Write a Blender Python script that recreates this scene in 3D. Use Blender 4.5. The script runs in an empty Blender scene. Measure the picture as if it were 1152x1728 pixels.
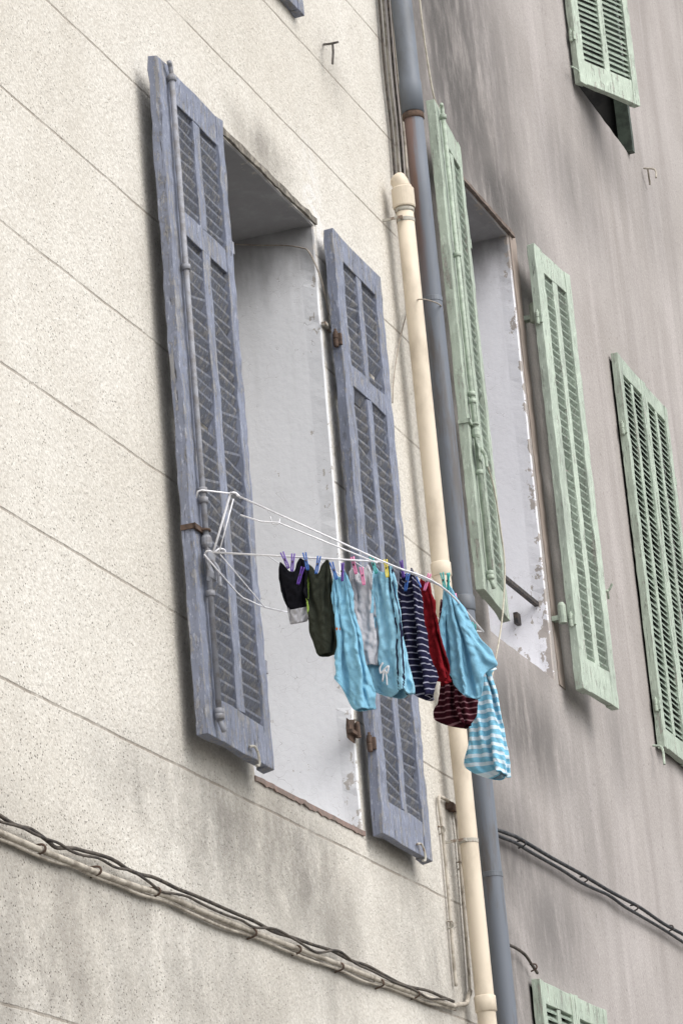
import bpy, bmesh, math, random
import numpy as np
from mathutils import Vector, Matrix, noise
R=math.radians
random.seed(7)
C=bpy.context.scene.collection
# ---------------------------------------------------------------- camera model
CX,CY=576.0,864.0
VH=(2700.0,2480.0); VV=(-1083.0,-17000.0)
F=math.sqrt(-((VH[0]-CX)*(VV[0]-CX)+(VH[1]-CY)*(VV[1]-CY)))
EX=Vector((VH[0]-CX,-(VH[1]-CY),-F)).normalized()
EZ=Vector((VV[0]-CX,-(VV[1]-CY),-F)).normalized()
EY=EZ.cross(EX).normalized()
D=3.45; EYE=1.6
def ray(u,v):
    d=Vector((u-CX,-(v-CY),-F)); return Vector((d.dot(EX),d.dot(EY),d.dot(EZ)))
def P(u,v,off=0.0):          # a point on the plane parallel to the facade, off metres in front of it
    w=ray(u,v); t=(D-off)/w.y; return Vector((w.x*t,w.y*t,w.z*t+EYE))
def PX(u,v,X):               # a point on the plane x = X
    w=ray(u,v); t=X/w.x; return Vector((X,w.y*t,w.z*t+EYE))
cam=bpy.data.cameras.new('camera'); co=bpy.data.objects.new('camera',cam); C.objects.link(co)
cam.sensor_fit='VERTICAL'; cam.sensor_height=36; cam.lens=F/1728*36; cam.clip_end=500; cam.clip_start=.1
co.matrix_world=Matrix.Translation((0,0,EYE)) @ Matrix((EX,EY,EZ)).to_4x4()
bpy.context.scene.camera=co
# ---------------------------------------------------------------- light
sc=bpy.context.scene
sc.view_settings.view_transform='Standard'; sc.view_settings.look='None'; sc.view_settings.exposure=0
sv=Vector((-0.30,-1.0,1.05)).normalized()
w=bpy.data.worlds.new('World'); sc.world=w; w.use_nodes=True
nt=w.node_tree; bg=nt.nodes['Background']
sky=nt.nodes.new('ShaderNodeTexSky'); sky.sky_type='NISHITA'; sky.sun_disc=False
sky.sun_elevation=math.asin(sv.z); sky.sun_rotation=math.atan2(sv.x,sv.y); sky.dust_density=3; sky.air_density=1
hs=nt.nodes.new('ShaderNodeHueSaturation'); hs.inputs['Saturation'].default_value=.36; hs.inputs['Value'].default_value=1.38
nt.links.new(sky.outputs[0],hs.inputs['Color']); nt.links.new(hs.outputs[0],bg.inputs[0]); bg.inputs[1].default_value=.15
sl=bpy.data.lights.new('sun','SUN'); sl.energy=2.05; sl.angle=R(55); sl.color=(1,.98,.95)
so=bpy.data.objects.new('sun',sl); C.objects.link(so); so.rotation_euler=sv.to_track_quat('Z','Y').to_euler(); so.location=(5,-10,15)
# ---------------------------------------------------------------- materials
class G:
    def __init__(s,name,rough=.85,spec=.2,metal=0):
        s.m=bpy.data.materials.new(name); s.m.use_nodes=True; s.t=s.m.node_tree
        s.b=s.t.nodes['Principled BSDF']; s.b.inputs['Roughness'].default_value=rough
        s.b.inputs['Specular IOR Level'].default_value=spec; s.b.inputs['Metallic'].default_value=metal
    def n(s,t,ins=None,**pr):
        n=s.t.nodes.new(t)
        for k,v in pr.items(): setattr(n,k,v)
        for k,v in (ins or {}).items():
            if isinstance(v,bpy.types.NodeSocket): s.t.links.new(v,n.inputs[k])
            else: n.inputs[k].default_value=v
        return n
    def pos(s): return s.n('ShaderNodeNewGeometry').outputs['Position']
    def uv(s): return s.n('ShaderNodeTexCoord').outputs['UV']
    def mp(s,v,sc,lo=(0,0,0)): return s.n('ShaderNodeMapping',{'Vector':v,'Scale':sc,'Location':lo}).outputs[0]
    def noise(s,v,sc,det=4,ro=.6): return s.n('ShaderNodeTexNoise',{'Vector':v,'Scale':sc,'Detail':det,'Roughness':ro}).outputs['Fac']
    def vor(s,v,sc): return s.n('ShaderNodeTexVoronoi',{'Vector':v,'Scale':sc}).outputs['Distance']
    def rg(s,f,a,b,c=0,d=1): return s.n('ShaderNodeMapRange',{'Value':f,'From Min':a,'From Max':b,'To Min':c,'To Max':d},interpolation_type='SMOOTHSTEP').outputs[0]
    def mix(s,f,a,b,mode='MIX'):
        a=a if not isinstance(a,tuple) else (*a,1); b=b if not isinstance(b,tuple) else (*b,1)
        return s.n('ShaderNodeMixRGB',{'Fac':f,'Color1':a,'Color2':b},blend_type=mode).outputs[0]
    def ma(s,op,a,b=0.0):
        n=s.n('ShaderNodeMath',{0:a,1:b},operation=op); return n.outputs[0]
    def spot(s,pos,p,rx,rz,soft=0.0):
        a=s.n('ShaderNodeVectorMath',{0:pos,1:(p.x,p.y,p.z)},operation='SUBTRACT').outputs[0]
        a=s.n('ShaderNodeVectorMath',{0:a,1:(1/rx,0,1/rz)},operation='MULTIPLY').outputs[0]
        l=s.n('ShaderNodeVectorMath',{0:a},operation='LENGTH').outputs['Value']
        return s.rg(l,1.0,soft)
    def bump(s,h,st,di): s.t.links.new(s.n('ShaderNodeBump',{'Height':h,'Strength':st,'Distance':di}).outputs[0],s.b.inputs['Normal'])
    def col(s,c):
        if isinstance(c,tuple): s.b.inputs['Base Color'].default_value=(*c,1)
        else: s.t.links.new(c,s.b.inputs['Base Color'])
        return s.m

def m_cream():
    g=G('cream_roughcast',.95,.1); p=g.pos()
    big=g.noise(p,1.1,5); med=g.noise(p,6,5); fine=g.noise(p,85,3,.6)
    c=g.mix(g.rg(big,.3,.7),(.59,.56,.50),(.69,.665,.61))
    c=g.mix(g.rg(med,.45,.75,0,.3),c,(.53,.495,.44))
    pit=g.rg(g.vor(g.mp(p,(1,1,1)),72),.27,.07)
    dens=g.rg(g.noise(p,8,7,.80),.45,.58)
    low=g.ma('MAXIMUM',g.spot(p,P(60,1620),2.8,1.9,.1),g.ma('MULTIPLY',g.spot(p,P(180,850),1.3,2.0,.1),.5))
    pitm=g.ma('MULTIPLY',pit,g.ma('ADD',g.ma('MULTIPLY',dens,.62),g.ma('ADD',g.ma('MULTIPLY',low,.55),.06)))
    c=g.mix(pitm,c,(.16,.143,.12))
    c=g.mix(g.rg(fine,.60,.40,0,.35),c,(.38,.345,.295))
    c=g.mix(g.rg(g.noise(p,170,2),.55,.7,0,.3),c,(.80,.78,.74))
    st=g.noise(g.mp(p,(2.2,2.2,1.4)),2.8,9,.72)
    sp=None
    for (u,v,rx,rz,k) in [(380,1400,1.0,.40,.85),(500,1460,.9,.50,.9),(560,1580,.65,.6,.7),(250,1330,.7,.26,.55),(40,1640,1.7,.7,.75),(740,1640,.7,.5,.7),(330,1660,1.4,.45,.6),(300,760,.35,1.6,.35),(690,160,.5,.8,.85),(700,1540,.7,.6,.5),(440,250,.5,.16,.8),(560,120,.25,.22,.4),(620,1180,.5,.7,.25),(120,1500,1.6,.18,.7)]:
        q=g.ma('MULTIPLY',g.spot(p,P(u,v),rx,rz),k)
        sp=q if sp is None else g.ma('MAXIMUM',sp,q)
    dm=g.ma('MULTIPLY',sp,g.rg(st,.22,.64))
    c=g.mix(dm,c,(.215,.20,.18))
    c=g.mix(g.ma('MULTIPLY',g.rg(st,.50,.75),.18),c,(.37,.345,.305))
    wh=g.ma('MULTIPLY',g.spot(p,P(566,760),.20,1.35,.6),g.rg(g.noise(p,16,4),.42,.5))
    c=g.mix(g.ma('MULTIPLY',wh,.65),c,(.72,.71,.70))
    z=g.n('ShaderNodeSeparateXYZ',{0:p}).outputs['Z']
    wob=g.ma('MULTIPLY',g.ma('SUBTRACT',g.noise(p,3,4),.5),.016)
    z0=1.1657*D+EYE
    drop=g.ma('MULTIPLY',g.ma('LESS_THAN',z,.735*D+EYE),.050)   # the lowest visible course is taller
    zz=g.ma('ADD',g.ma('ADD',g.ma('SUBTRACT',z,z0-10*.4245),wob),drop)
    fr=g.ma('ABSOLUTE',g.ma('SUBTRACT',g.ma('MODULO',g.ma('ADD',zz,.21),.4245),.21))
    grv=g.rg(fr,.0062,.002)
    grv2=g.ma('MULTIPLY',grv,g.rg(g.noise(p,5,6,.7),.34,.56,.38,1))
    c=g.mix(g.ma('MULTIPLY',grv2,.60),c,(.19,.155,.12))
    h=g.ma('ADD',g.ma('MULTIPLY',g.noise(p,55,5,.65),1.0),g.ma('MULTIPLY',g.vor(p,105),.3))
    h=g.ma('SUBTRACT',h,g.ma('MULTIPLY',grv2,.6)); h=g.ma('SUBTRACT',h,g.ma('MULTIPLY',pitm,.9))
    g.bump(h,.7,.0055)
    return g.col(c)
def m_grey():
    g=G('grey_render',.95,.1); p=g.pos()
    st=g.noise(g.mp(p,(2.6,2.6,.26)),1.8,6,.56); big=g.noise(p,1.3,5); fine=g.noise(p,110,3)
    c=g.mix(g.rg(big,.3,.7),(.375,.345,.325),(.45,.418,.40))
    c=g.mix(g.rg(st,.43,.72,0,.45),c,(.285,.26,.245))
    c=g.mix(g.rg(g.noise(g.mp(p,(3.4,3.4,.36),(3,1,0)),2.0,5,.5),.50,.72,0,.5),c,(.52,.48,.465))
    sp=None
    for (u,v,rx,rz,k) in [(770,120,1.5,1.4,1),(845,330,1.1,.5,1),(740,0,1.9,1.2,1),(880,1220,1.4,.42,.9),(860,1430,.9,.55,.8),(930,1560,1.0,.5,.7),(1000,1420,.9,.8,.3),(1100,350,.7,.6,.25),(855,1650,.7,.6,.85),(1010,230,1.0,.45,.5),(960,300,1.0,.5,.45),(895,900,.3,1.5,.55),(1040,1240,.5,.5,.4)]:
        q=g.ma('MULTIPLY',g.spot(p,P(u,v),rx,rz),k); sp=q if sp is None else g.ma('MAXIMUM',sp,q)
    st2=g.noise(g.mp(p,(3.0,3.0,.9)),2.2,9,.76)
    c=g.mix(g.ma('MULTIPLY',sp,g.rg(st2,.22,.58)),c,(.105,.10,.097))
    c=g.mix(g.rg(fine,.62,.4,0,.24),c,(.18,.165,.16))
    c=g.mix(g.ma('MULTIPLY',g.rg(g.noise(p,35,4,.7),.61,.70),.5),c,(.14,.13,.125))
    g.bump(g.ma('ADD',g.noise(p,60,4,.6),g.ma('MULTIPLY',g.noise(p,6,3),1.5)),.5,.005)
    return g.col(c)
def m_jamb(name,base,dirt,under,ztop,zlow,amt=1.0):
    g=G(name,.9,.1); p=g.pos()
    c=g.mix(g.rg(g.noise(p,2.2,5),.35,.65),base,tuple(x*.95 for x in base))
    c=g.mix(g.rg(g.noise(g.mp(p,(6,6,.5)),3.0,6,.6),.50,.80,0,.38),c,dirt)
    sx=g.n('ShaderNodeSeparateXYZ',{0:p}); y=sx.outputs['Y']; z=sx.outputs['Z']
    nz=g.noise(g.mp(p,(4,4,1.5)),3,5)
    grime_shade=g.rg(g.ma('ADD',z,g.ma('MULTIPLY',g.ma('SUBTRACT',nz,.5),.30)),ztop-.32,ztop+.02)  # grime at the jamb top, plus shade painted on the lintel underside
    c=g.mix(g.ma('MULTIPLY',grime_shade,.80),c,(.17,.165,.165))
    edge=g.rg(y,D+.10,D+.005)
    lowz=g.rg(z,zlow+.7,zlow)
    fl=g.rg(g.ma('ADD',g.noise(g.mp(p,(1,1,.7)),22,7,.70),g.ma('ADD',g.ma('MULTIPLY',edge,.12*amt),g.ma('MULTIPLY',lowz,.07*amt))),.70,.715)
    c=g.mix(g.ma('MULTIPLY',fl,.85),c,under)
    vd=g.n('ShaderNodeTexVoronoi',{'Vector':g.n('ShaderNodeVectorMath',{0:p,1:g.n('ShaderNodeTexNoise',{'Vector':p,'Scale':7.0}).outputs['Color']},operation='ADD').outputs[0],'Scale':6.0},feature='DISTANCE_TO_EDGE').outputs['Distance']
    crk=g.ma('MULTIPLY',g.rg(vd,.009,.001),g.rg(g.noise(p,2.5,2),.42,.54))
    c=g.mix(g.ma('MULTIPLY',crk,.5),c,(.38,.36,.36))
    g.bump(g.ma('SUBTRACT',g.noise(p,40,4),g.ma('ADD',g.ma('MULTIPLY',fl,.9),crk)),.35,.004)
    return g.col(c)
def m_paint(name,paint,dark,wood,wear=.5,rough=.65):
    g=G(name,rough,.3); p=g.pos()
    gr=g.noise(g.mp(p,(60,60,5)),1.0,5,.65)
    c=g.mix(g.rg(g.noise(p,5,5),.3,.7),paint,tuple(x*.84 for x in paint))
    c=g.mix(g.rg(gr,.48,.72,0,.42),c,dark)
    wmask=g.ma('ADD',g.ma('MULTIPLY',gr,.6),g.ma('MULTIPLY',g.noise(p,18,9,.85),.6))
    th=.72-.095*wear
    wk=g.rg(wmask,th,th+.012)
    c=g.mix(g.ma('MULTIPLY',wk,.85),c,wood)
    pale=g.rg(g.noise(g.mp(p,(90,90,24),(5,2,1)),1.0,7,.8),.555,.60,0,.85)
    c=g.mix(g.ma('MULTIPLY',pale,.25+.6*wear),c,tuple(min(1,x*1.2+.15) for x in paint))
    crk=g.rg(g.noise(g.mp(p,(150,150,10),(1,7,2)),1.0,5,.7),.39,.33)
    c=g.mix(g.ma('MULTIPLY',crk,.45+.4*wear),c,(.06,.056,.055))
    c=g.mix(g.rg(g.noise(g.mp(p,(3,3,1.2),(2,2,5)),2.0,5,.7),.49,.73,0,.34),c,(.14,.135,.13))
    g.bump(g.ma('SUBTRACT',gr,g.ma('ADD',g.ma('MULTIPLY',wk,.6),crk)),.8,.004)
    return g.col(c)
def m_plain(name,a,b,sc=20,rough=.6,spec=.3,metal=0,lo=.4,hi=.65,st=None,bump=.3):
    g=G(name,rough,spec,metal); p=g.pos()
    v=g.mp(p,st) if st else p
    f=g.noise(v,sc,5,.65)
    c=g.mix(g.rg(f,lo,hi),a,b); g.bump(f,bump,.003)
    return g.col(c)
def m_cloth(name,a,stripe=None,freq=14,duty=.0):
    g=G(name,.95,.05); p=g.pos(); uv=g.uv()
    c=g.mix(g.rg(g.noise(p,30,4),.35,.7),a,tuple(x*.87 for x in a))
    if stripe:
        v=g.n('ShaderNodeSeparateXYZ',{0:uv}).outputs['Y']
        s=g.ma('SINE',g.ma('MULTIPLY',v,freq*2*math.pi))
        c=g.mix(g.rg(s,duty-.15,duty+.15),c,stripe)
    g.bump(g.noise(p,55,6,.75),.7,.006)
    tr=g.n('ShaderNodeBsdfTranslucent',{'Color':c if not isinstance(c,tuple) else (*c,1)})
    mx=g.n('ShaderNodeMixShader',{0:.12}); out=g.t.nodes['Material Output']
    g.t.links.new(g.b.outputs[0],mx.inputs[1]); g.t.links.new(tr.outputs[0],mx.inputs[2]); g.t.links.new(mx.outputs[0],out.inputs[0])
    return g.col(c)
XS=P(735,864).x          # the party line between the two houses
ox0=9.40; ox1=P(549,600).x
oz1=P(535,385).z; oz0=P(610,1405).z
gx0=12.23; gx1=P(884,600).x; gz1=P(869,405).z; gz0=P(929,1138).z
zc=P(702,200,.1).z
def m_streak():
    g=G('rust_streaked_grey_pipe',.55,.3); p=g.pos()
    f=g.noise(g.mp(p,(2.5,2.5,.3)),9,5,.65)
    c=g.mix(g.rg(f,.5,.68),(.15,.168,.198),(.12,.115,.115))
    sx=g.n('ShaderNodeSeparateXYZ',{0:p}); z=sx.outputs['Z']; y=sx.outputs['Y']
    n=g.noise(g.mp(p,(40,40,2.5)),1.0,5,.7)
    m=g.rg(g.ma('ADD',z,g.ma('MULTIPLY',n,.7)),zc-.75,zc+.15)
    yc=D-.10
    sd=g.rg(g.ma('ADD',y,g.ma('MULTIPLY',g.ma('SUBTRACT',n,.5),.05)),yc-.012,yc+.006)
    c=g.mix(g.ma('MULTIPLY',g.ma('MULTIPLY',m,sd),.8),c,(.16,.09,.065))
    g.bump(f,.3,.003)
    return g.col(c)
M={}
M['cream']=m_cream(); M['grey']=m_grey()
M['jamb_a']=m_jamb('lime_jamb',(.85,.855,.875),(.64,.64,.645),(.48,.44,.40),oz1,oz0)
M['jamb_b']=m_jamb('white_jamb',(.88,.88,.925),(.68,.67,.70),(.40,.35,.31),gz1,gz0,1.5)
M['jamb_shade']=m_plain('shaded_reveal',(.035,.035,.035),(.06,.058,.055),10,.95,.1)  # near-black colour stands in for the shade inside these openings
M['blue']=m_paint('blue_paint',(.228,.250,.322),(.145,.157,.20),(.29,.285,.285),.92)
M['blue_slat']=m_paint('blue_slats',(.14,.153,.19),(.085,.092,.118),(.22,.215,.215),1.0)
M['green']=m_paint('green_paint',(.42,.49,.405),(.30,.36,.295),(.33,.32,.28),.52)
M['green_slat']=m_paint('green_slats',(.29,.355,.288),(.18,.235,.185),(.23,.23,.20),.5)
M['green_pale']=m_paint('pale_green_paint',(.48,.555,.465),(.35,.42,.345),(.36,.35,.31),.45)
M['rod_blue']=m_plain('rod_blue',(.28,.29,.325),(.20,.195,.20),30,.55)
M['rod_green']=m_plain('rod_green',(.42,.49,.40),(.29,.34,.28),30,.5)
M['rust']=m_plain('rust',(.13,.09,.07),(.08,.06,.05),40,.9,.1,bump=.8)
M['iron']=m_plain('iron',(.035,.035,.038),(.09,.07,.06),50,.7,.3)
M['iron_grey']=m_plain('iron_grey',(.13,.12,.11),(.07,.06,.055),50,.7,.3)
M['iron_pale']=m_plain('painted_iron',(.42,.40,.35),(.22,.16,.12),35,.7,.3,lo=.5,hi=.62)
M['pipe_cream']=m_plain('cream_pvc',(.68,.595,.475),(.50,.43,.335),6,.5,.35,st=(1,1,.5),bump=.1,lo=.45,hi=.72)
M['pipe_grey']=m_plain('grey_pipe',(.165,.185,.215),(.12,.13,.145),7,.5,.35,st=(1,1,.4),bump=.2)
M['pipe_stain']=m_streak()
M['conduit']=m_plain('beige_conduit',(.48,.44,.375),(.27,.24,.20),22,.7,.2,lo=.42,hi=.65)
M['cable_dark']=m_plain('dark_cable',(.11,.095,.08),(.05,.045,.042),30,.75,.2)
M['cable_brown']=m_plain('brown_cable',(.36,.32,.27),(.24,.205,.175),30,.75,.2)
M['cable_black']=m_plain('black_cable',(.022,.023,.027),(.06,.06,.06),30,.6,.3)
M['cord']=m_plain('pale_cord',(.52,.49,.41),(.38,.35,.29),30,.8,.1)
M['white_wire']=m_plain('white_coated_wire',(.80,.80,.83),(.66,.66,.70),40,.35,.5,bump=.05)
M['terracotta']=m_plain('terracotta',(.27,.20,.175),(.20,.165,.145),30,.95,.1,bump=1)
M['tan']=m_plain('tan_band',(.33,.275,.24),(.24,.205,.18),8,.9,.1,st=(2,2,.5))
M['glass']=m_plain('dark_glass',(.02,.022,.025),(.03,.032,.035),2,.08,.6,bump=0)
M['frame_w']=m_plain('window_paint',(.5,.48,.45),(.35,.33,.3),12,.6)
M['asphalt']=m_plain('asphalt',(.06,.06,.06),(.09,.09,.088),40,.95,.1)
M['stone']=m_plain('paving',(.28,.27,.25),(.22,.21,.20),9,.9,.1)
M['roof']=m_plain('roof_tile',(.32,.17,.11),(.22,.13,.10),9,.9,.1)
# ---------------------------------------------------------------- helpers
def thing(name,label,cat,loc=(0,0,0),rz=0,group=None):
    o=bpy.data.objects.new(name,None); C.objects.link(o); o.location=loc; o.rotation_euler=(0,0,rz)
    o['label']=label; o['category']=cat
    if group: o['group']=group
    return o
def tag(o,label,cat,group=None):
    o['label']=label; o['category']=cat
    if group: o['group']=group
    return o
def obj(name,bm,m,parent=None,world=None,smooth=False,bev=0,solid=0,origin=None,sub=0):
    off=world.location if world is not None else (Vector(origin) if origin is not None else None)
    if off is not None: bmesh.ops.translate(bm,verts=bm.verts,vec=-Vector(off))
    bmesh.ops.recalc_face_normals(bm,faces=bm.faces)
    me=bpy.data.meshes.new(name); bm.to_mesh(me); bm.free()
    if smooth:
        for f in me.polygons: f.use_smooth=True
    me.materials.append(m)
    o=bpy.data.objects.new(name,me); C.objects.link(o)
    if parent is not None: o.parent=parent
    if origin is not None: o.location=origin
    if bev:
        b=o.modifiers.new('bevel','BEVEL'); b.width=bev; b.segments=2; b.limit_method='ANGLE'
    if sub:
        s=o.modifiers.new('smooth','SUBSURF'); s.levels=sub; s.render_levels=sub
    if solid:
        s=o.modifiers.new('thickness','SOLIDIFY'); s.thickness=solid; s.offset=0
    return o
def NB(): return bmesh.new()
def box(bm,x0,x1,y0,y1,z0,z1):
    v=[bm.verts.new((x,y,z)) for x in (x0,x1) for y in (y0,y1) for z in (z0,z1)]
    for f in ((0,1,3,2),(4,6,7,5),(0,4,5,1),(2,3,7,6),(0,2,6,4),(1,5,7,3)): bm.faces.new([v[i] for i in f])
def plank(bm,x0,x1,y0,y1,z0,z1,jit=.0012,step=.09):
    ax=2 if (z1-z0)>(x1-x0) else 0
    L=(z1-z0) if ax==2 else (x1-x0); n=max(2,int(L/step)); rings=[]
    for i in range(n+1):
        t=i/n; r=[]
        for (a,b) in ((0,0),(1,0),(1,1),(0,1)):
            j=lambda: random.uniform(-jit,jit)
            if ax==2: r.append(bm.verts.new((x0+(x1-x0)*a+j(),y0+(y1-y0)*b+j(),z0+(z1-z0)*t+(j()*2 if i in (0,n) else 0))))
            else: r.append(bm.verts.new((x0+(x1-x0)*t,y0+(y1-y0)*b+j(),z0+(z1-z0)*a+j())))
        rings.append(r)
    for i in range(n):
        for k in range(4): bm.faces.new((rings[i][k],rings[i][(k+1)%4],rings[i+1][(k+1)%4],rings[i+1][k]))
    bm.faces.new(rings[0]); bm.faces.new(rings[-1][::-1])
def crom(pts,sub):
    if sub<=1 or len(pts)<3: return [Vector(p) for p in pts]
    pts=[Vector(p) for p in pts]; q=[pts[0]*2-pts[1]]+pts+[pts[-1]*2-pts[-2]]; out=[]
    for i in range(1,len(q)-2):
        p0,p1,p2,p3=q[i-1:i+3]
        for k in range(sub):
            t=k/sub; out.append(.5*((2*p1)+(p2-p0)*t+(2*p0-5*p1+4*p2-p3)*t*t+(3*p1-p0-3*p2+p3)*t**3))
    out.append(q[-2]); return out
def tube(bm,pts,r,n=8,sub=5):
    pts=crom(pts,sub); rings=[]; up=None
    for i,p in enumerate(pts):
        d=(pts[min(i+1,len(pts)-1)]-pts[max(i-1,0)])
        if d.length<1e-7: continue
        d.normalize()
        if up is None:
            up=Vector((0,0,1)) if abs(d.z)<.9 else Vector((1,0,0))
        up=(up-d*up.dot(d)).normalized(); s=d.cross(up)
        rr=r(i/(len(pts)-1)) if callable(r) else r
        rings.append([bm.verts.new(p+rr*(math.cos(2*math.pi*k/n)*up+math.sin(2*math.pi*k/n)*s)) for k in range(n)])
    for a,b in zip(rings,rings[1:]):
        for k in range(n): bm.faces.new((a[k],a[(k+1)%n],b[(k+1)%n],b[k]))
    bm.faces.new(rings[0]); bm.faces.new(rings[-1][::-1])
def lathe(bm,x,y,prof,n=20):     # prof: list of (z, r), vertical axis
    rings=[[bm.verts.new((x+r*math.cos(2*math.pi*k/n),y+r*math.sin(2*math.pi*k/n),z)) for k in range(n)] for z,r in prof]
    for a,b in zip(rings,rings[1:]):
        for k in range(n): bm.faces.new((a[k],a[(k+1)%n],b[(k+1)%n],b[k]))
    bm.faces.new(rings[0]); bm.faces.new(rings[-1][::-1])
# ---------------------------------------------------------------- buildings
UZ=P(505,22,.03).z       # underside of the upper blue shutters
holesA=[(ox0,ox1,oz0,oz1,-.07,'jamb_a'),(ox0,ox1,UZ+.01,UZ+2.05,0,'jamb_a')]
fx0=P(1064,800,.03).x; fx1=P(1136,800,.03).x
fz1=P(1037,592,.03).z; fz0=P(1112,1255,.03).z
tz0=P(985,152).z; tx1=P(1064,254).x
bz1=P(905,1650,.03).z
holesB=[(gx0,gx1,gz0,gz1,-.04,'jamb_b'),(fx0+.02,fx1-.02,fz0+.02,fz1-.02,0,'jamb_shade'),(fx0+.02,tx1,tz0,tz0+2.0,0,'jamb_shade'),(gx0+.02,gx1-.02,bz1-2.0,bz1-.02,0,'jamb_shade')]
def jit(x,z,s,a): return Vector((noise.noise(Vector((x*9,z*9,s)))*a+noise.noise(Vector((x*40,z*40,s)))*a*.5,0,noise.noise(Vector((x*9,z*9,s+9)))*a))
def facade(root,x0,x1,z0,z1,holes,m,depth,Y,jamp):
    bm=NB(); mg=.09
    H=[(h[0]-mg,h[1]+mg,h[2]-mg,h[3]+mg) for h in holes]
    xs=sorted({x0,x1,*[h[0] for h in H],*[h[1] for h in H]}); zs=sorted({z0,z1,*[h[2] for h in H],*[h[3] for h in H]})
    for i in range(len(xs)-1):
        for k in range(len(zs)-1):
            mx=(xs[i]+xs[i+1])/2; mz=(zs[k]+zs[k+1])/2
            if any(h[0]<mx<h[1] and h[2]<mz<h[3] for h in H): continue
            bm.faces.new([bm.verts.new((a,Y,b)) for a,b in ((xs[i],zs[k]),(xs[i+1],zs[k]),(xs[i+1],zs[k+1]),(xs[i],zs[k+1]))])
    for q in (((x0,Y,z0),(x0,Y+7,z0),(x0,Y+7,z1),(x0,Y,z1)),((x1,Y,z0),(x1,Y+7,z0),(x1,Y+7,z1),(x1,Y,z1)),((x0,Y,z1),(x1,Y,z1),(x1,Y+7,z1),(x0,Y+7,z1))):
        bm.faces.new([bm.verts.new(v) for v in q])
    for hi,(a,b,c,d,sk,mj) in enumerate(holes):
        br=NB(); per=[]
        def side(p,q,P_,Q_,n):
            for i in range(n): per.append((Vector(p).lerp(Vector(q),i/n),Vector(P_).lerp(Vector(Q_),i/n)))
        A=(a,Y,c);B=(b+sk,Y,c);E=(b,Y,d);Fq=(a,Y,d); A_=(a-mg,Y,c-mg);B_=(b+mg,Y,c-mg);E_=(b+mg,Y,d+mg);F_=(a-mg,Y,d+mg)
        side(A,B,A_,B_,30); side(B,E,B_,E_,70); side(E,Fq,E_,F_,30); side(Fq,A,F_,A_,70)
        n=len(per); inn=[]
        for p,o in per: inn.append(p+jit(p.x,p.z,hi*3.1,jamp*(1.8 if p.z<c+.5 else 1)))
        vo=[bm.verts.new(o) for p,o in per]; vi=[bm.verts.new(p) for p in inn]
        for i in range(n): 
            j=(i+1)%n; bm.faces.new((vo[i],vo[j],vi[j],vi[i]))
        cen=Vector(((a+b)/2,Y,(c+d)/2))
        ar=[p+Vector((math.copysign(.004,cen.x-p.x) if abs(p.x-cen.x)>abs(b-a)/2-.09 else 0,.006,math.copysign(.004,cen.z-p.z) if abs(p.z-cen.z)>abs(d-c)/2-.03 else 0)) for p in inn]
        r0=[br.verts.new(p) for p in inn]; r1=[br.verts.new(p) for p in ar]
        rm=[br.verts.new((p.x,Y+.06,p.z)) for p,o in per]; r2=[br.verts.new((p.x,Y+depth,p.z)) for p,o in per]
        for i in range(n):
            j=(i+1)%n
            br.faces.new((r0[i],r0[j],r1[j],r1[i])); br.faces.new((r1[i],r1[j],rm[j],rm[i])); br.faces.new((rm[i],rm[j],r2[j],r2[i]))
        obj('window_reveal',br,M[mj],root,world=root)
        fb=NB(); yw=Y+depth-.05; b2=b+.0
        for (p0,p1,q0,q1) in ((a,a+.06,c,d),(b2-.09,b2,c,d),(a+.06,b2-.09,c,c+.07),(a+.06,b2-.09,d-.06,d),((a+b)/2-.045,(a+b)/2+.045,c+.07,d-.06)): box(fb,p0,p1,yw,yw+.049,q0,q1)
        for zf in (.36,.66): 
            for (p0,p1) in ((a+.06,(a+b)/2-.045),((a+b)/2+.045,b2-.09)): box(fb,p0,p1,yw+.01,yw+.04,c+(d-c)*zf-.015,c+(d-c)*zf+.015)
        wn=obj('window',fb,M['frame_w'] if mj!='jamb_shade' else M['jamb_shade'],root,world=root,bev=.003)
        pb=NB(); box(pb,a+.05,b2-.05,yw+.022,yw+.028,c+.05,d-.05)
        obj('pane',pb,M['glass'],wn,world=root)
    return obj('facade',bm,m,root,world=root)
HA=thing('cream_building','cream roughcast house with struck joints and one open shuttered window','building',(8.0,D,0))
facade(HA,1.0,XS,0,10.5,holesA,M['cream'],.44,D,.006)
HB=thing('grey_building','streaky grey rendered house with sage green shutters beyond the downpipes','building',(16.0,D,0))
facade(HB,XS+.002,24.0,0,10.8,holesB,M['grey'],.40,D+.012,.004)
for hb,xa,xb,zz in ((HA,1.0,XS,10.5),(HB,XS+.002,24,10.8)):
    bm=NB(); box(bm,xa,xb,D-.35,D+7,zz+.003,zz+.12); obj('roof',bm,M['roof'],hb,world=hb)
bm=NB()
n=46; r=[]
for i in range(n+1):
    x=ox0+(ox1-.07-ox0)*i/n; k=noise.noise(Vector((x*14,3,1))); t=.005+.012*noise.noise(Vector((x*30,9,1)))
    r.append([bm.verts.new((x,D-.005-.010*max(0,k),oz0+.006)),bm.verts.new((x,D-.005-.008*max(0,k),oz0-t-.006)),bm.verts.new((x,D+.03,oz0-t-.006)),bm.verts.new((x,D+.03,oz0+.006))])
for a,b in zip(r,r[1:]):
    for k in range(4): bm.faces.new((a[k],a[(k+1)%4],b[(k+1)%4],b[k]))
bm.faces.new(r[0]); bm.faces.new(r[-1][::-1])
obj('window_sill',bm,M['terracotta'],HA,world=HA)
bm=NB(); plank(bm,gx1+.008,gx1+.10,D+.008,D+.0215,gz0-.01,gz1+.03,.002,.05); obj('window_surround',bm,M['tan'],HB,world=HB)
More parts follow.
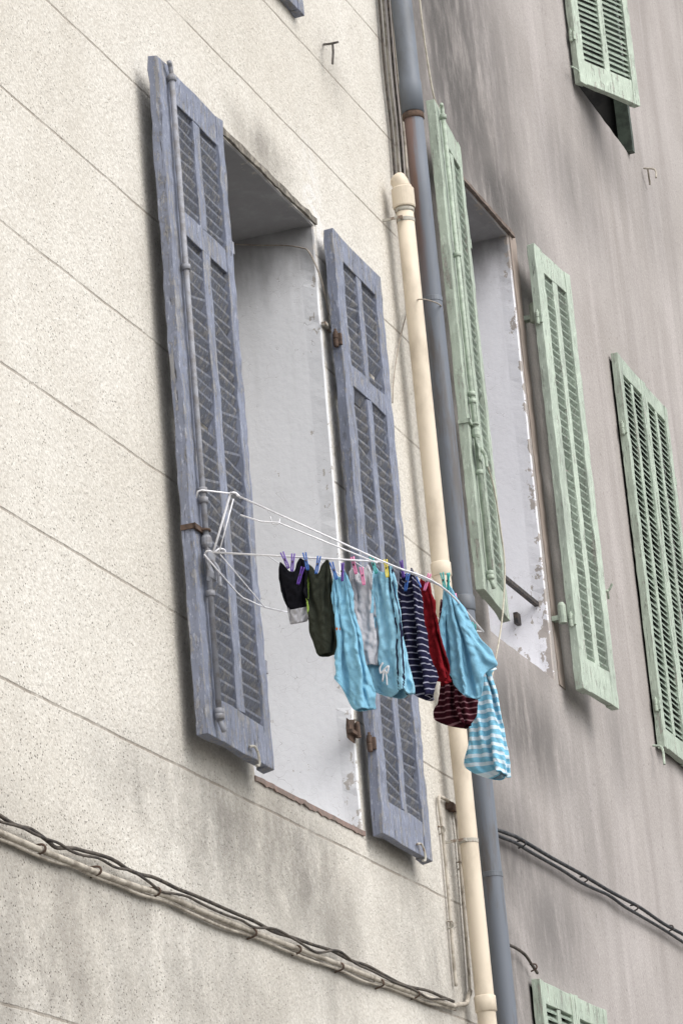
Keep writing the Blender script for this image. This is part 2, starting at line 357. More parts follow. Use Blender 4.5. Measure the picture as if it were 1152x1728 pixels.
bm=NB(); plank(bm,ox0-.05,ox1+.02,D-.008,D+.02,oz1+.004,oz1+.030,.003,.04); obj('lintel_line',bm,m_plain('lintel_shadow_line',(.13,.12,.105),(.28,.255,.22),25,.9,.1,bump=1),HA,world=HA)  # dark strip drawn as the shadow line along the opening's top edge
bm=NB(); plank(bm,gx0-.05,gx1+.05,D-.004,D+.02,gz1+.003,gz1+.022,.002,.05); obj('lintel_line',bm,m_plain('brown_lintel',(.14,.11,.095),(.22,.18,.155),25,.9,.1,bump=1),HB,world=HB)
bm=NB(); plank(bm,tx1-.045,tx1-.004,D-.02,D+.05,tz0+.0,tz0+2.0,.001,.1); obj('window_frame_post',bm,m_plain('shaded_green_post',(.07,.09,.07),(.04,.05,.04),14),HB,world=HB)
# ---------------------------------------------------------------- shutters
T=.036
def shutter(label,X,Y,W,z0,z1,hinge,ang,paint,slat,rodm,st=(.12,.06),mul=.055,mid=None,tilt=1,pitch=.030,rt=.10,rb=.13,rod=None,handle=None,group=None,hz=(.35,1.7),hm=None,hook=None,name='louvred_shutter',seed=0,cols=2,lean=0,rod2=None):
    H=z1-z0; random.seed(seed+3)
    root=thing(name,label,'shutter',(X,Y,z0),(-ang if hinge=='L' else ang),group)
    root.rotation_euler=(0,lean,(-ang if hinge=='L' else ang))
    if lean: root.location=Vector((X-math.sin(lean)*H*.5,Y,z0))
    xo=0 if hinge=='L' else -W
    sl,sr=st; bm=NB(); jt=.0026 if 'blue' in paint else .0016
    plank(bm,xo,xo+sl,-T,0,0,H,jt,.045); plank(bm,xo+W-sr,xo+W,-T,0,.0,H-.004,jt,.045)
    xa,xb=xo+sl,xo+W-sr
    plank(bm,xa,xb,-T+.002,-.002,H-rt,H-.006,jt); plank(bm,xa,xb,-T+.002,-.002,.005,rb,jt)
    zs=[(rb,H-rt)]
    if mid: 
        plank(bm,xa,xb,-T+.002,-.002,mid-.04,mid+.04,jt); zs=[(rb,mid-.04),(mid+.04,H-rt)]
    cw=(xb-xa-mul*(cols-1))/cols
    for a,b in zs:
        for k in range(1,cols):
            c0=xa+cw*k+mul*(k-1); plank(bm,c0,c0+mul,-T+.004,-.003,a,b,jt)
    obj('frame',bm,M[paint],root,bev=.0025)
    for a,b in zs:
        for k in range(cols):
            bm=NB()
            c0=xa+k*(cw+mul); c1=c0+cw; n=int((b-a)/pitch); bl='blue' in paint
            for i in range(n+1):
                z=a+(i+.2)*(b-a)/(n+.4)+random.uniform(-.003,.003)*(1 if bl else .5); y0,y1=-.006,-T+(.009 if bl else .008)
                if random.random()<(.03 if bl else .005): continue
                h=(.0190 if bl else .0160)*tilt*random.uniform(.8,1.15); th=.0040 if bl else .0034; wv=random.uniform(-.005,.005) if bl else random.uniform(-.0018,.0018)
                if bl and random.random()<.10: wv+=random.choice((-1,1))*.014
                v=[bm.verts.new(q) for q in ((c0,y0,z-h-th+wv),(c0,y0,z-h+th+wv),(c0,y1,z+h-th+wv),(c0,y1,z+h+th+wv),(c1,y0,z-h-th-wv),(c1,y0,z-h+th-wv),(c1,y1,z+h-th-wv),(c1,y1,z+h+th-wv))]
                for f in ((0,1,3,2),(4,6,7,5),(0,4,5,1),(2,3,7,6),(0,2,6,4),(1,5,7,3)): bm.faces.new([v[i] for i in f])
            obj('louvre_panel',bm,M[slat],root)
    ex=xo if hinge=='L' else xo+W; sg=1 if hinge=='L' else -1
    for z in hz:
        bm=NB(); lathe(bm,ex-sg*.010,-T*.5,[(z-.030,.007),(z-.027,.009),(z-.003,.009),(z-.002,.007),(z+.002,.007),(z+.003,.009),(z+.027,.009),(z+.030,.005),(z+.038,.005)],12)
        box(bm,min(ex-sg*.012,ex+sg*.002),max(ex-sg*.012,ex+sg*.002),-T-.0015,-T*.2,z-.022,z+.020)
        obj('hinge',bm,M[rodm] if hm!='rust' else M['rust'],root,bev=.001)
    if rod is not None:
        rx=xo+rod; ry=-T-.017; bm=NB()
        lathe(bm,rx,ry,[(.045,.009),(H-.045,.009)],12)
        for z in [.06,.075]+[handle+.17,handle+.20,handle-.12]+[H*.68,H-.06]:
            lathe(bm,rx,ry,[(z-.010,.010),(z-.008,.0145),(z+.008,.0145),(z+.010,.010)],12)
        tube(bm,[(rx,ry,.05),(rx+.002,ry-.005,.03),(rx+.012,ry-.006,.018)],.008,8,3)
        tube(bm,[(rx,ry,H-.05),(rx-.004,ry,H-.02),(rx-.02,ry-.002,H-.012)],.008,8,3)
        rd=obj('locking_rod',bm,M[rodm],root,smooth=False,bev=0)
        for f in rd.data.polygons: f.use_smooth=abs(f.normal.z)<.7
        if rod2:
            bm=NB(); lathe(bm,xo+rod2,-T-.008,[(.10,.006),(H*.62,.006)],10); obj('stay_rod',bm,M[rodm],root,smooth=False)
        bm=NB()
        plank(bm,rx-.03,rx+.030,ry-.012,ry-.004,handle-.08,handle+.01,.004,.02)
        tube(bm,[(rx,ry-.01,handle-.02),(rx+.012,ry-.025,handle-.05),(rx+.010,ry-.028,handle-.10)],lambda t:.009-.003*t,8,4)
        lathe(bm,rx,ry,[(handle+.02,.012),(handle+.03,.017),(handle+.05,.017),(handle+.06,.012)],12)
        obj('handle',bm,M[rodm],rd,bev=.001)
        bm=NB(); zb=handle+.075
        box(bm,xo-.006,rx+.02,ry+.006,ry+.014,zb-.008,zb+.008); box(bm,xo-.006,xo-.001,ry+.006,0,zb-.008,zb+.008)
        tube(bm,[(rx-.018,ry+.01,zb),(rx-.012,ry-.010,zb),(rx+.006,ry-.011,zb),(rx+.016,ry+.01,zb)],.004,6,3)
        obj('rod_bracket',bm,M['rust'] if paint=='blue' else M[rodm],root)
    if hook is not None:
        bm=NB(); x=xo+hook
        tube(bm,[(x-.03,-T-.004,.03),(x,-T-.010,.035),(x+.014,-T-.015,.01),(x+.010,-T-.016,-.02),(x-.01,-T-.014,-.025)],.0042,7,4)
        obj('latch_hook',bm,M['iron_pale'],root)
    return root
# blue pair
o1=.045; fr=o1+T
XL=P(302,600,fr).x; XR=P(410,600,fr).x; zt=P(275,105,fr).z; zb=P(352,1243,fr).z; zm=P(340,402,fr).z
hd=P(345,945,fr).z-zb
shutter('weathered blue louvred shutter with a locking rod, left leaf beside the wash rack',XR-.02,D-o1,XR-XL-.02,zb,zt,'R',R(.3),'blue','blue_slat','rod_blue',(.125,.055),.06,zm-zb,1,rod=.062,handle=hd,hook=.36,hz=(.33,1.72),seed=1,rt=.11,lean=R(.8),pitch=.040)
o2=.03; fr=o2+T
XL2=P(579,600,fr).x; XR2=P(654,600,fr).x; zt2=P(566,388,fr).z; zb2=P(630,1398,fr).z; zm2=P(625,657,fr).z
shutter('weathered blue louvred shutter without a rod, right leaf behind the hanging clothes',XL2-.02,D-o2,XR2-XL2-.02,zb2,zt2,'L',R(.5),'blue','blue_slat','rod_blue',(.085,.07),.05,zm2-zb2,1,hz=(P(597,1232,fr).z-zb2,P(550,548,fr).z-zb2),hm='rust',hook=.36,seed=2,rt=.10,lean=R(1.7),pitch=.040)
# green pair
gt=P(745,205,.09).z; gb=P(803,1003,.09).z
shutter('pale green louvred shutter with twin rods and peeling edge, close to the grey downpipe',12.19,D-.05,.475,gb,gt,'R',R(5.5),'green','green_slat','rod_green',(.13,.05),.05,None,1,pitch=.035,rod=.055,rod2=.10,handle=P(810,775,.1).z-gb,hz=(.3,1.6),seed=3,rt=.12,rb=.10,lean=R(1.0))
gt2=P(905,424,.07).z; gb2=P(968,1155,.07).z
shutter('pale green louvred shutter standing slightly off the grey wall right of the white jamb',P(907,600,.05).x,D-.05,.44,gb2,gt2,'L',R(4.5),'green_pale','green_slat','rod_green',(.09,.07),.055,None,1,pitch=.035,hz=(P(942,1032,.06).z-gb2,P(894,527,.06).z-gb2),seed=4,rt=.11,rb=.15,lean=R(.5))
def leaf(xa,w_,za,zb_,lab,pal,sl,rm,side,al=0,seed=10,rb=.10,hz=(.25,1.45)):
    shutter(lab,xa,D,w_,za,zb_,side,al,pal,sl,rm,(.055,.045) if side=='L' else (.045,.055),.04,None,-1,pitch=.030,hz=hz,seed=seed,rt=.09,rb=rb)
def pair(xa,xb,za,zb_,labs,pal,sl,rm,seed=10,rb=.10,hz=(.25,1.45)):
    w_=(xb-xa)/2-.002
    leaf(xa,w_,za,zb_,labs[0],pal,sl,rm,'L',0,seed,rb,hz); leaf(xb,w_,za,zb_,labs[1],pal,sl,rm,'R',0,seed+1,rb,hz)
pair(fx0,fx1,fz0,fz1,('closed green louvred shutter at the right picture edge, near leaf','closed green louvred shutter cut by the right picture edge, far leaf'),'green','green_slat','rod_green',seed=10,hz=(.2,1.55))
tzz=P(980,136,.04).z
leaf(P(973,90,.03).x,.475,tzz,tzz+2.0,'half open green shutter over the black gap at the top right corner','green_pale','green_slat','rod_green','L',R(23),12,.13)
pair(gx0,gx1,bz1-2.0,bz1,('closed green shutter whose top left corner shows at the bottom edge','closed green shutter at the bottom edge, right leaf of the pair'),'green','green_slat','rod_green',seed=14)
pair(ox0,ox1+.01,UZ,UZ+2.1,('closed blue shutter above the picture, left leaf of the upper window','closed blue shutter whose bottom corner peeks in at the top edge'),'blue','blue_slat','rod_blue',seed=16)
def wallbit(paths,r,m,root,name): 
    bm=NB()
    for p in paths: tube(bm,p,r,7,3)
    return obj(name,bm,m,root,world=root)
wallbit([[P(546,75,.0),P(556,74,.04),P(570,71,.08)],[P(561,72,.05),P(562,88,.05),P(561,108,.045)]],.0045,M['iron_grey'],HA,'iron_hook')
wallbit([[P(1085,284,.0),P(1104,286,.06),P(1106,300,.07)],[P(1092,285,.02),P(1096,312,.01)]],.005,M['conduit'],HB,'iron_hook')
wallbit([[P(1013,1000,0),P(1026,996,.04),P(1032,985,.06)],[P(1024,996,.04),P(1026,1010,.03)]],.006,M['rod_green'],HB,'shutter_catch')
wallbit([[P(1100,1258,0),P(1116,1262,.04),P(1120,1290,.05)]],.006,M['rod_green'],HB,'shutter_catch')
wallbit([[P(963,112,.03),P(975,120,.03),P(980,140,.03)]],.005,M['rod_green'],HB,'shutter_catch')
for (u,v,hb) in ((550,548,HA),(594,1232,HA)):
    q=P(u,v,.0); bm=NB(); box(bm,q.x-.06,q.x+.03,D-.020,D-.002,q.z-.022,q.z-.010); lathe(bm,q.x+.0,D-.020,[(q.z-.03,.008),(q.z+.02,.008),(q.z+.025,.005)],10)
    if v>1000: plank(bm,q.x-.055,q.x+.01,D-.007,D-.001,q.z-.04,q.z+.03,.004,.03)
    obj('pintle',bm,M['rust'] if v>1000 else M['iron_pale'],hb,world=hb)
for (u,v) in ((895,530),(943,1036)):
    q=P(u,v,.02); bm=NB(); lathe(bm,q.x-.01,D-.035,[(q.z-.045,.018),(q.z+.03,.018),(q.z+.045,.01)],12); box(bm,q.x-.02,q.x+.02,D-.03,D+.01,q.z-.03,q.z-.01); obj('pintle',bm,M['rod_green'],HB,world=HB)
bar=thing('guard_bar','dark iron guard bar across the lower part of the white jamb','bar',PX(905,1020,gx1-.035))
bm=NB(); q=PX(905,1020,gx1-.035); box(bm,gx0,gx1-.036,q.y-.010,q.y+.010,q.z-.010,q.z+.010); obj('bar',bm,M['iron'],bar,world=bar,bev=.002)
q=PX(874,1046,gx1-.04); bm=NB(); box(bm,gx1-.08,gx1-.033,q.y-.010,q.y+.010,q.z-.025,q.z+.025); obj('iron_stub',bm,M['iron'],HB,world=HB,bev=.003)
# ---------------------------------------------------------------- pipes
def pipe(name,label,u,v,off,r,z0,z1,m,collars):
    q=P(u,v,off); root=thing(name,label,'pipe',(q.x,D-off,0)); 
    bm=NB(); lathe(bm,0,0,[(z0+(z1-z0)*i/20,r) for i in range(21)],28); obj('pipe_run',bm,m,root,smooth=True)
    for z,h,k,mm in collars:
        bm=NB(); lathe(bm,0,0,[(z-h,r*1.02),(z-h+.004,r*k),(z+h-.004,r*k),(z+h,r*1.02)],28); o=obj('collar',bm,mm,root); 
        for f in o.data.polygons: f.use_smooth=abs(f.normal.z)<.5
    return root,q
GP,q=pipe('drainpipe','blue grey downpipe with a rusty collar between the two houses',766,864,.10,.0375,.0,zc,M['pipe_stain'],[(zc-.008,.014,1.12,M['rust']),(P(785,1022,.1).z,.03,1.12,M['pipe_grey'])])
bm=NB(); lathe(bm,0,0,[(zc+.008,.044),(zc+.13,.044),(zc+.15,.041),(10.4,.040)],28); o=obj('upper_pipe_run',bm,M['pipe_grey'],GP,smooth=True)
for zz in (P(742,520,.1).z,P(785,1035,.1).z-.3,P(835,1480,.1).z):
    bm=NB(); lathe(bm,0,0,[(zz-.010,.0385),(zz-.009,.0395),(zz+.009,.0395),(zz+.010,.0385)],24); box(bm,-.006,.006,.035,.10,zz-.01,zz+.01); obj('wall_clip',bm,M['pipe_grey'],GP)
zt_=P(682,350,.075).z
CP,q=pipe('drainpipe','cream plastic waste pipe ending in a short stub beside the blue shutter',734,864,.075,.0335,.0,zt_,M['pipe_cream'],[(P(744,962,.075).z,.028,1.12,M['pipe_cream']),(P(820,1695,.075).z,.03,1.15,M['pipe_cream']),(zt_-.015,.009,1.10,M['iron_pale'])])
bm=NB(); lathe(bm,0,0,[(zt_-.005,.041),(zt_+.0,.043),(zt_+.072,.043),(zt_+.078,.036),(zt_+.085,.036)],28); obj('socket',bm,M['pipe_cream'],CP,smooth=False)
bm=NB(); tube(bm,[(0,0,zt_+.07),(0,.003,zt_+.09),(0,.012,zt_+.112),(0,.022,zt_+.126)],lambda t:.033 if t<.8 else .033-.035*(t-.8),20,4); obj('end_stub',bm,M['pipe_cream'],CP,smooth=True)
for zz in (P(683,372,.075).z,P(790,1420,.075).z):
    bm=NB(); lathe(bm,0,0,[(zz-.008,.034),(zz-.007,.0355),(zz+.007,.0355),(zz+.008,.034)],24); box(bm,-.05,-.033,-.004,.004,zz-.005,zz+.005); box(bm,-.054,-.048,-.004,.075,zz-.005,zz+.005); obj('wall_clip',bm,M['iron_pale'],CP)
# ---------------------------------------------------------------- cables
def cable(name,label,pts,off,r,m,clips=(),group=None,cm='rust',cat='cable',sub=6):
    p3=[P(*p,off) if len(p)==2 else P(*p) for p in pts]
    root=thing(name,label,cat,p3[0],0,group)
    bm=NB(); tube(bm,p3,r,8,sub); obj('strand',bm,M[m],root,world=root,smooth=True)
    for (u,v) in clips:
        q=P(u,v,off); bm=NB()
        tube(bm,[(q.x-.004,D-.002,q.z+.012),(q.x,D-off-r-.002,q.z+.010),(q.x+.003,D-off-r-.003,q.z-.006),(q.x+.004,D-.002,q.z-.014)],.0032,6,4)
        obj('clip',bm,M[cm],root,world=root)
    return root
def wig(pts,n,a,s):
    out=[]
    for (p,q) in zip(pts,pts[1:]):
        for i in range(n):
            t=i/n; u=p[0]+(q[0]-p[0])*t; v=p[1]+(q[1]-p[1])*t
            out.append((u,v+noise.noise(Vector((u*.02,s,0)))*a))
    out.append(pts[-1]); return out
cl=[(68,1433),(162,1470),(262,1505),(425,1575),(500,1603),(572,1632),(640,1660),(700,1678)]
cable('cable','thick beige conduit running diagonally along the lower cream wall',wig([(-60,1378),(60,1431),(160,1470),(280,1513),(430,1573),(570,1627),(700,1676),(762,1697),(786,1694),(793,1672)],2,3,3),.02,.0085,'conduit',cl)
cable('cable','thin beige cable directly under the thick conduit on the cream wall',wig([(-60,1392),(60,1441),(160,1479),(280,1524),(430,1584),(570,1637),(700,1684),(768,1704)],3,8,2),.014,.0048,'conduit')
cable('cable','loose dark brown cable sagging above the beige conduit',wig([(-60,1352),(0,1376),(50,1398),(95,1430),(160,1440),(215,1462),(300,1500),(430,1556),(560,1606),(680,1660),(765,1690)],4,9,5),.024,.0055,'cable_dark')
cable('cable','second dark cable twisting over the beige conduit',wig([(-60,1362),(0,1386),(60,1406),(140,1440),(250,1487),(340,1526),(430,1562),(570,1612),(690,1668),(758,1686)],4,14,9),.03,.0040,'cable_dark')
cable('cable','slim beige conduit dropping beside the cream pipe, left run',[(769,1664),(765,1620),(757,1520),(748,1420),(740,1352),(746,1346),(758,1354),(770,1362)],.014,.0062,'conduit',[(745,1400),(759,1560)],None,cm='iron_pale')
cable('cable','slim beige conduit dropping beside the cream pipe, right run',[(793,1680),(789,1620),(781,1520),(773,1420),(768,1372),(766,1360)],.014,.0062,'conduit',[(776,1460)],None,cm='iron_pale')
bx=P(766,1362,.02); bm=NB(); plank(bm,bx.x-.05,bx.x+.06,D-.024,D-.003,bx.z-.014,bx.z+.012,.003,.02); obj('conduit_bracket',bm,M['rust'],HA,world=HA)
cable('cable','upper black cable crossing the grey wall under the green shutters',wig([(800,1380),(838,1400),(870,1412),(930,1447),(1000,1487),(1080,1533),(1200,1607)],3,5,3),.02,.0075,'cable_black',[(880,1424),(985,1484),(1070,1532),(1130,1566)],cm='iron')
cable('cable','lower black cable crossing the grey wall beneath its twin',wig([(800,1388),(838,1409),(870,1424),(930,1458),(1000,1499),(1080,1545),(1200,1619)],3,5,8),.016,.0068,'cable_black')
cable('cable','short grey cable running down to the bottom green shutter',[(840,1590),(862,1596),(884,1610),(898,1630),(906,1642)],.016,.006,'cable_dark',[(900,1632)])
for i,(a,b,mm,lab) in enumerate([(640,664,'cable_dark','leftmost thin cable beside the top of the grey downpipe'),(647,671,'conduit','beige cable second from the left at the top of the grey downpipe'),(655,678,'cable_dark','brown cable third from the left at the top of the grey downpipe'),(661,685,'conduit','rightmost beige cable against the grey downpipe top')]):
    cable('cable',lab,[(a-6,-60),(a+1,20),(a+9,120),(b-4,220),(b+2,300)],.016,.0055,mm)
cable('cable','thin pale cord running down right of the grey downpipe to the green shutter',[(704,-40),(712,40),(722,110),(732,165),(742,186)],.05,.004,'cord')
cable('cable','thin brown cable looping over the grey downpipe and down the cream wall',[(748,528,.06),(746,519,.12),(738,512,.152),(724,507,.155),(710,505,.135),(697,509,.03),(684,535,.02),(672,585,.015),(664,640,.012),(662,680,.01)],.03,.0026,'cable_brown')
cable('cord','long pale cord hanging from the green shutter handle past the clothes',[(818,775,.12),(832,820,.12),(845,900,.12),(851,960,.12),(847,1040,.12),(836,1110,.13),(818,1190,.14),(800,1260,.15),(794,1300,.15)],.12,.0035,'cord',cat='cord')
bm=NB(); jx=ox1-.014
tube(bm,[PX(396,412,jx),PX(440,414,jx),PX(480,414,jx),PX(508,418,jx),PX(521,425,jx),P(537,458,.012),P(549,500,.012),P(556,540,.012)],.0028,7,5)
o=obj('cable',bm,M['cable_brown'],origin=PX(508,418,jx)); tag(o,'thin brown cable crossing the top of the white jamb behind the blue shutter','cable')
# ---------------------------------------------------------------- wash rack
A=P(360,932,.14); Cc=P(640,948,.65); Mm=P(742,988,.72); Dd=P(815,1066,.65); B=P(502,1034,.14)
RK=thing('drying_rack','white wire drying rack hooked on the blue shutter and loaded with washing','drying rack',A)
def rk(name,pts,r=.003,sub=1):
    bm=NB(); tube(bm,pts,r*.68,8,sub); return obj(name,bm,M['white_wire'],RK,world=RK,smooth=True)
rk('side_rail',[A,Cc],.0044); rk('outer_rail',[Cc,Mm,Dd],.0044,6); rk('side_rail',[B,Dd])
rk('inner_rail',[P(345,936,.13),P(400,1000,.14),P(418,1012,.14),P(450,1026,.14),P(486,1033,.14),B],.0034,2)
rk('support_arm',[P(360,934,.14),P(387,840,.19),P(391,832,.20),P(398,832,.21),P(406,840,.225)],.005,2)
rk('support_arm',[P(370,932,.16),P(394,842,.21)],.003,1)
rk('stay',[P(400,836,.22),P(640,945,.66),Mm],.004,1)
rk('stay',[P(406,869,.24),P(440,880,.30),P(470,882,.35),P(636,950,.66)],.0034,1)
rk('shutter_hook',[P(332,840,.10),P(334,829,.11),P(341,827,.12),P(392,833,.20)],.004,1)
rk('shutter_hook',[P(345,940,.10),P(349,930,.12),P(362,931,.14),P(370,926,.15),P(379,928,.16),P(381,936,.16)],.0042,3)
rk('hook_loop',[P(456,872,.33),P(460,884,.33),P(470,884,.35),P(472,876,.35)],.003,3)
for t in (.33,.62,.84):
    a=A.lerp(Cc,t); b=B.lerp(Dd,t); rk('wire',[a,b],.0022,1)
rk('wire',[P(372,936,.16),P(446,1024,.16),P(476,1031,.17)],.0026,1)
# ---------------------------------------------------------------- washing: small cloth solver, double-layered garments
def drape(flat,pins,comp,seed,ns=41,gap=None,steps=60,wind=(0,0),lam=.055):
    """flat: [(z,left,right)] outline in metres, z down from 0; returns positions (2,nt,ns,3), flat x, flat z, valid"""
    Htot=flat[-1][0]; nt_=max(10,int(Htot/.0075))
    zz=np.linspace(0,Htot,nt_); fz=[f[0] for f in flat]
    Lf=np.interp(zz,fz,[f[1] for f in flat]); Rt=np.interp(zz,fz,[f[2] for f in flat])
    s=np.linspace(0,1,ns)
    FX=Lf[:,None]+(Rt-Lf)[:,None]*s[None,:]; FZ=np.repeat(zz[:,None],ns,1)
    rng=np.random.RandomState(seed)
    valid=np.ones((nt_,ns),bool); weld=np.zeros((nt_,ns),bool); weld[:,0]=weld[:,-1]=True
    if gap:
        gz,gc=gap; k=int(gc*ns)
        for i in range(nt_):
            if zz[i]>gz: valid[i,k]=False; weld[i,k-1]=weld[i,k+1]=True
    amp=lam/(2*math.pi)*math.sqrt(2*(1/comp**2-1))
    ph=rng.rand()*6.28
    Pn=np.zeros((2,nt_,ns,3))
    for l in (0,1):
        wv=np.sin(2*math.pi*FX/lam+ph+1.9*np.sin(FZ*13+seed+l*.4))+.55*np.sin(2*math.pi*FX/(lam*.6)+seed*1.3+FZ*14+l)
        Pn[l,:,:,0]=amp*wv+(-.002 if l==0 else .002)+rng.randn(nt_,ns)*.001
        Pn[l,:,:,1]=-FX*comp; Pn[l,:,:,2]=-FZ
    pcols=[int(round(p*(ns-1))) for p in pins]
    pmask=np.zeros((nt_,ns),bool)
    for c_ in pcols:
        for q in (-1,0,1):
            if 0<=c_+q<ns: pmask[0:2,c_+q]=True
    P0=Pn.copy(); P0[:,:,:,0]*=np.where(pmask,.35,1)[None]
    for l in (0,1): Pn[l][pmask]=P0[l][pmask]
    EE=[]
    def push(E,k,co):
        ia,ja=np.broadcast_arrays(E[0],E[1]); ib,jb=np.broadcast_arrays(E[2],E[3])
        if ia.size==0: return
        rest=np.sqrt((FX[ia,ja]-FX[ib,jb])**2+(FZ[ia,ja]-FZ[ib,jb])**2)
        w_=(valid[ia,ja]&valid[ib,jb]).astype(float)
        if co: w_*=valid[(ia+ib)//2,(ja+jb)//2]
        EE.append((ia,ja,ib,jb,rest[None],w_[None]*k,co))
    def add(di,dj,k,co=False):
        for par in (0,1):
            if dj==0:
                for off in range(di):
                    r0=np.arange(par*di+off,nt_-di,2*di); push((r0[:,None],np.arange(ns)[None,:],r0[:,None]+di,np.arange(ns)[None,:]),k,co)
            elif di==0:
                for off in range(dj):
                    c0=np.arange(par*dj+off,ns-dj,2*dj); push((np.arange(nt_)[:,None],c0[None,:],np.arange(nt_)[:,None],c0[None,:]+dj),k,co)
            else:
                r0=np.arange(par,nt_-1,2); c0=np.arange(0,ns-1) if dj>0 else np.arange(1,ns)
                push((r0[:,None],c0[None,:],r0[:,None]+1,c0[None,:]+dj),k,co)
    add(1,0,1.0); add(0,1,1.0); add(1,1,.4); add(1,-1,.4); add(2,0,.08,True); add(0,2,.05,True)
    pin2=np.broadcast_to(pmask,(2,nt_,ns)); wld=weld
    prev=Pn.copy(); dt2=9.81*(.0045**2)
    frc=np.zeros((nt_,ns,3))
    for a_ in range(nt_):
        for b_ in range(0,ns):
            frc[a_,b_,0]=.5*noise.noise(Vector((a_*.14,b_*.18,seed*2.1))); frc[a_,b_,1]=.3*noise.noise(Vector((a_*.1,b_*.1,seed*5.7)))
    frc[:,:,0]+=wind[0]; frc[:,:,1]+=wind[1]; frc[:,:,2]-=1
    for it in range(steps):
        vel=(Pn-prev)*.96; prev=Pn.copy(); Pn=Pn+vel+frc[None]*dt2
        for c_ in range(9):
            for (ia,ja,ib,jb,rest,wk,co_) in EE:
                d=Pn[:,ib,jb]-Pn[:,ia,ja]; L=np.sqrt((d*d).sum(-1))+1e-9
                e=(L-rest)/L*.5*wk
                if co_: e=np.minimum(e,0)
                d=d*e[...,None]; Pn[:,ia,ja]+=d; Pn[:,ib,jb]-=d
            gp=Pn[1,:,:,0]-Pn[0,:,:,0]; cr=np.clip(.004-gp,0,.01)*.5
            Pn[0,:,:,0]-=cr; Pn[1,:,:,0]+=cr
            mid=(Pn[0][wld]+Pn[1][wld])/2; Pn[0][wld]=mid; Pn[1][wld]=mid
            Pn[pin2]=P0[pin2]
    return Pn,FX,FZ,valid
def garment(name,label,cat,u,v,X,m,flat,pins=(.2,.8),comp=.62,seed=1,gap=None,wind=(0,0),lam=.045,rot=0,parts=(),crump=.0042,wide=1.25,hk=.90):
    flat=[(z*hk,a*wide,b*wide) for z,a,b in flat]
    q=PX(u,v,X); root=thing(name,label,cat,q); root.rotation_euler=(0,0,rot)
    Pn,FX,FZ,valid=drape(flat,pins,comp,seed,gap=gap,wind=wind,lam=lam)
    nt_,ns=valid.shape
    ym=Pn[:,0,:,1].mean()
    for i in range(nt_):
        for j in range(ns):
            x,z=FX[i,j],FZ[i,j]; g=min(1,i/5)
            r1_=abs(noise.noise(Vector((x*40+z*26,z*36-x*30,seed*1.7)))); r2_=abs(noise.noise(Vector((x*74-z*60,z*66+x*20,seed*4.1))))
            dx=crump*g*(3.6*(.22-r1_)+2.2*(.22-r2_))
            Pn[:,i,j,0]+=dx; Pn[:,i,j,2]+=dx*.4
            Pn[:,i,j,1]+=g*.007*noise.noise(Vector((x*10,z*15,seed*7.7)))
    def build(sel):
        bm=NB(); uvl=bm.loops.layers.uv.verify(); vv={}
        def gv(l,i,j):
            if (l,i,j) not in vv:
                a=Pn[l,i,j]; vv[(l,i,j)]=bm.verts.new((a[0],a[1]-ym,a[2]))
            return vv[(l,i,j)]
        for l in (0,1):
            for i in range(nt_-1):
                for j in range(ns-1):
                    if not(valid[i,j] and valid[i+1,j] and valid[i,j+1] and valid[i+1,j+1]): continue
                    if not sel(FX[i,j]/wide,FZ[i,j]/hk): continue
                    f=bm.faces.new((gv(l,i,j),gv(l,i+1,j),gv(l,i+1,j+1),gv(l,i,j+1)))
                    for lp,(a,b) in zip(f.loops,((i,j),(i+1,j),(i+1,j+1),(i,j+1))): lp[uvl].uv=(FX[a,b],FZ[a,b])
        bmesh.ops.remove_doubles(bm,verts=bm.verts,dist=.0003)
        return bm
    used=[p[1] for p in parts]
    obj('cloth',build(lambda x,z: not any(s(x,z) for s in used)),m,root,smooth=True,solid=.0014,sub=1)
    for pn,s,pm in parts:
        obj(pn,build(s),pm,root,smooth=True,solid=.0022,sub=1)
    return root
lb=m_cloth('light_blue_cotton',(.27,.56,.74)); lb2=m_cloth('pale_blue_cotton',(.32,.60,.76)); blk=m_cloth('black_cotton',(.012,.012,.016)); olv=m_cloth('olive_cotton',(.045,.05,.038))
gry=m_cloth('grey_cotton',(.56,.56,.60)); nav=m_cloth('navy_striped',(.018,.018,.045),(.40,.40,.50),54,.85); red=m_cloth('red_cotton',(.20,.012,.018)); mar=m_cloth('maroon_striped',(.045,.008,.014),(.28,.15,.17),54,.78)
stp=m_cloth('aqua_striped',(.24,.56,.74),(.66,.78,.86),38,.25); lime=m_cloth('lime_trim',(.38,.55,.12)); org=m_cloth('orange_print',(.70,.18,.05)); wht=m_cloth('white_cord',(.75,.75,.78)); nvt=m_cloth('navy_trim',(.02,.022,.05))
X0=A.x
def sym(*r): return [(z,-h,h) for z,h in r]
garment('underpants','small black garment pegged nearest the shutter','clothes',491,946,X0-.01,blk,sym((0,.055),(.04,.068),(.10,.066),(.14,.045),(.18,.022)),(.15,.85),.68,1,parts=[('lining',lambda x,z:z>.135,gry)],wide=1.2,hk=.95)
garment('trousers','dark olive trousers with lime piping','clothes',534,946,X0+.0,olv,[(0,-.050,.050),(.06,-.066,.062),(.12,-.070,.068),(.22,-.055,.068),(.29,-.01,.064)],(.1,.9),.66,2,parts=[('piping',lambda x,z:-.042<x<-.036 and z<.15,lime)],wide=1.25,hk=.90)
garment('shirt','light blue shirt with a tiny orange print hanging beside the olive trousers','clothes',573,963,X0-.02,lb,[(0,-.038,.038),(.05,-.062,.062),(.20,-.068,.066),(.24,-.085,.075),(.32,-.070,.10),(.36,-.01,.11),(.41,.03,.10)],(.25,.75),.64,3,wind=(0,-.04),lam=.04,parts=[('print',lambda x,z:-.052<x<-.039 and .158<z<.17,org)],wide=1.15,hk=.90)
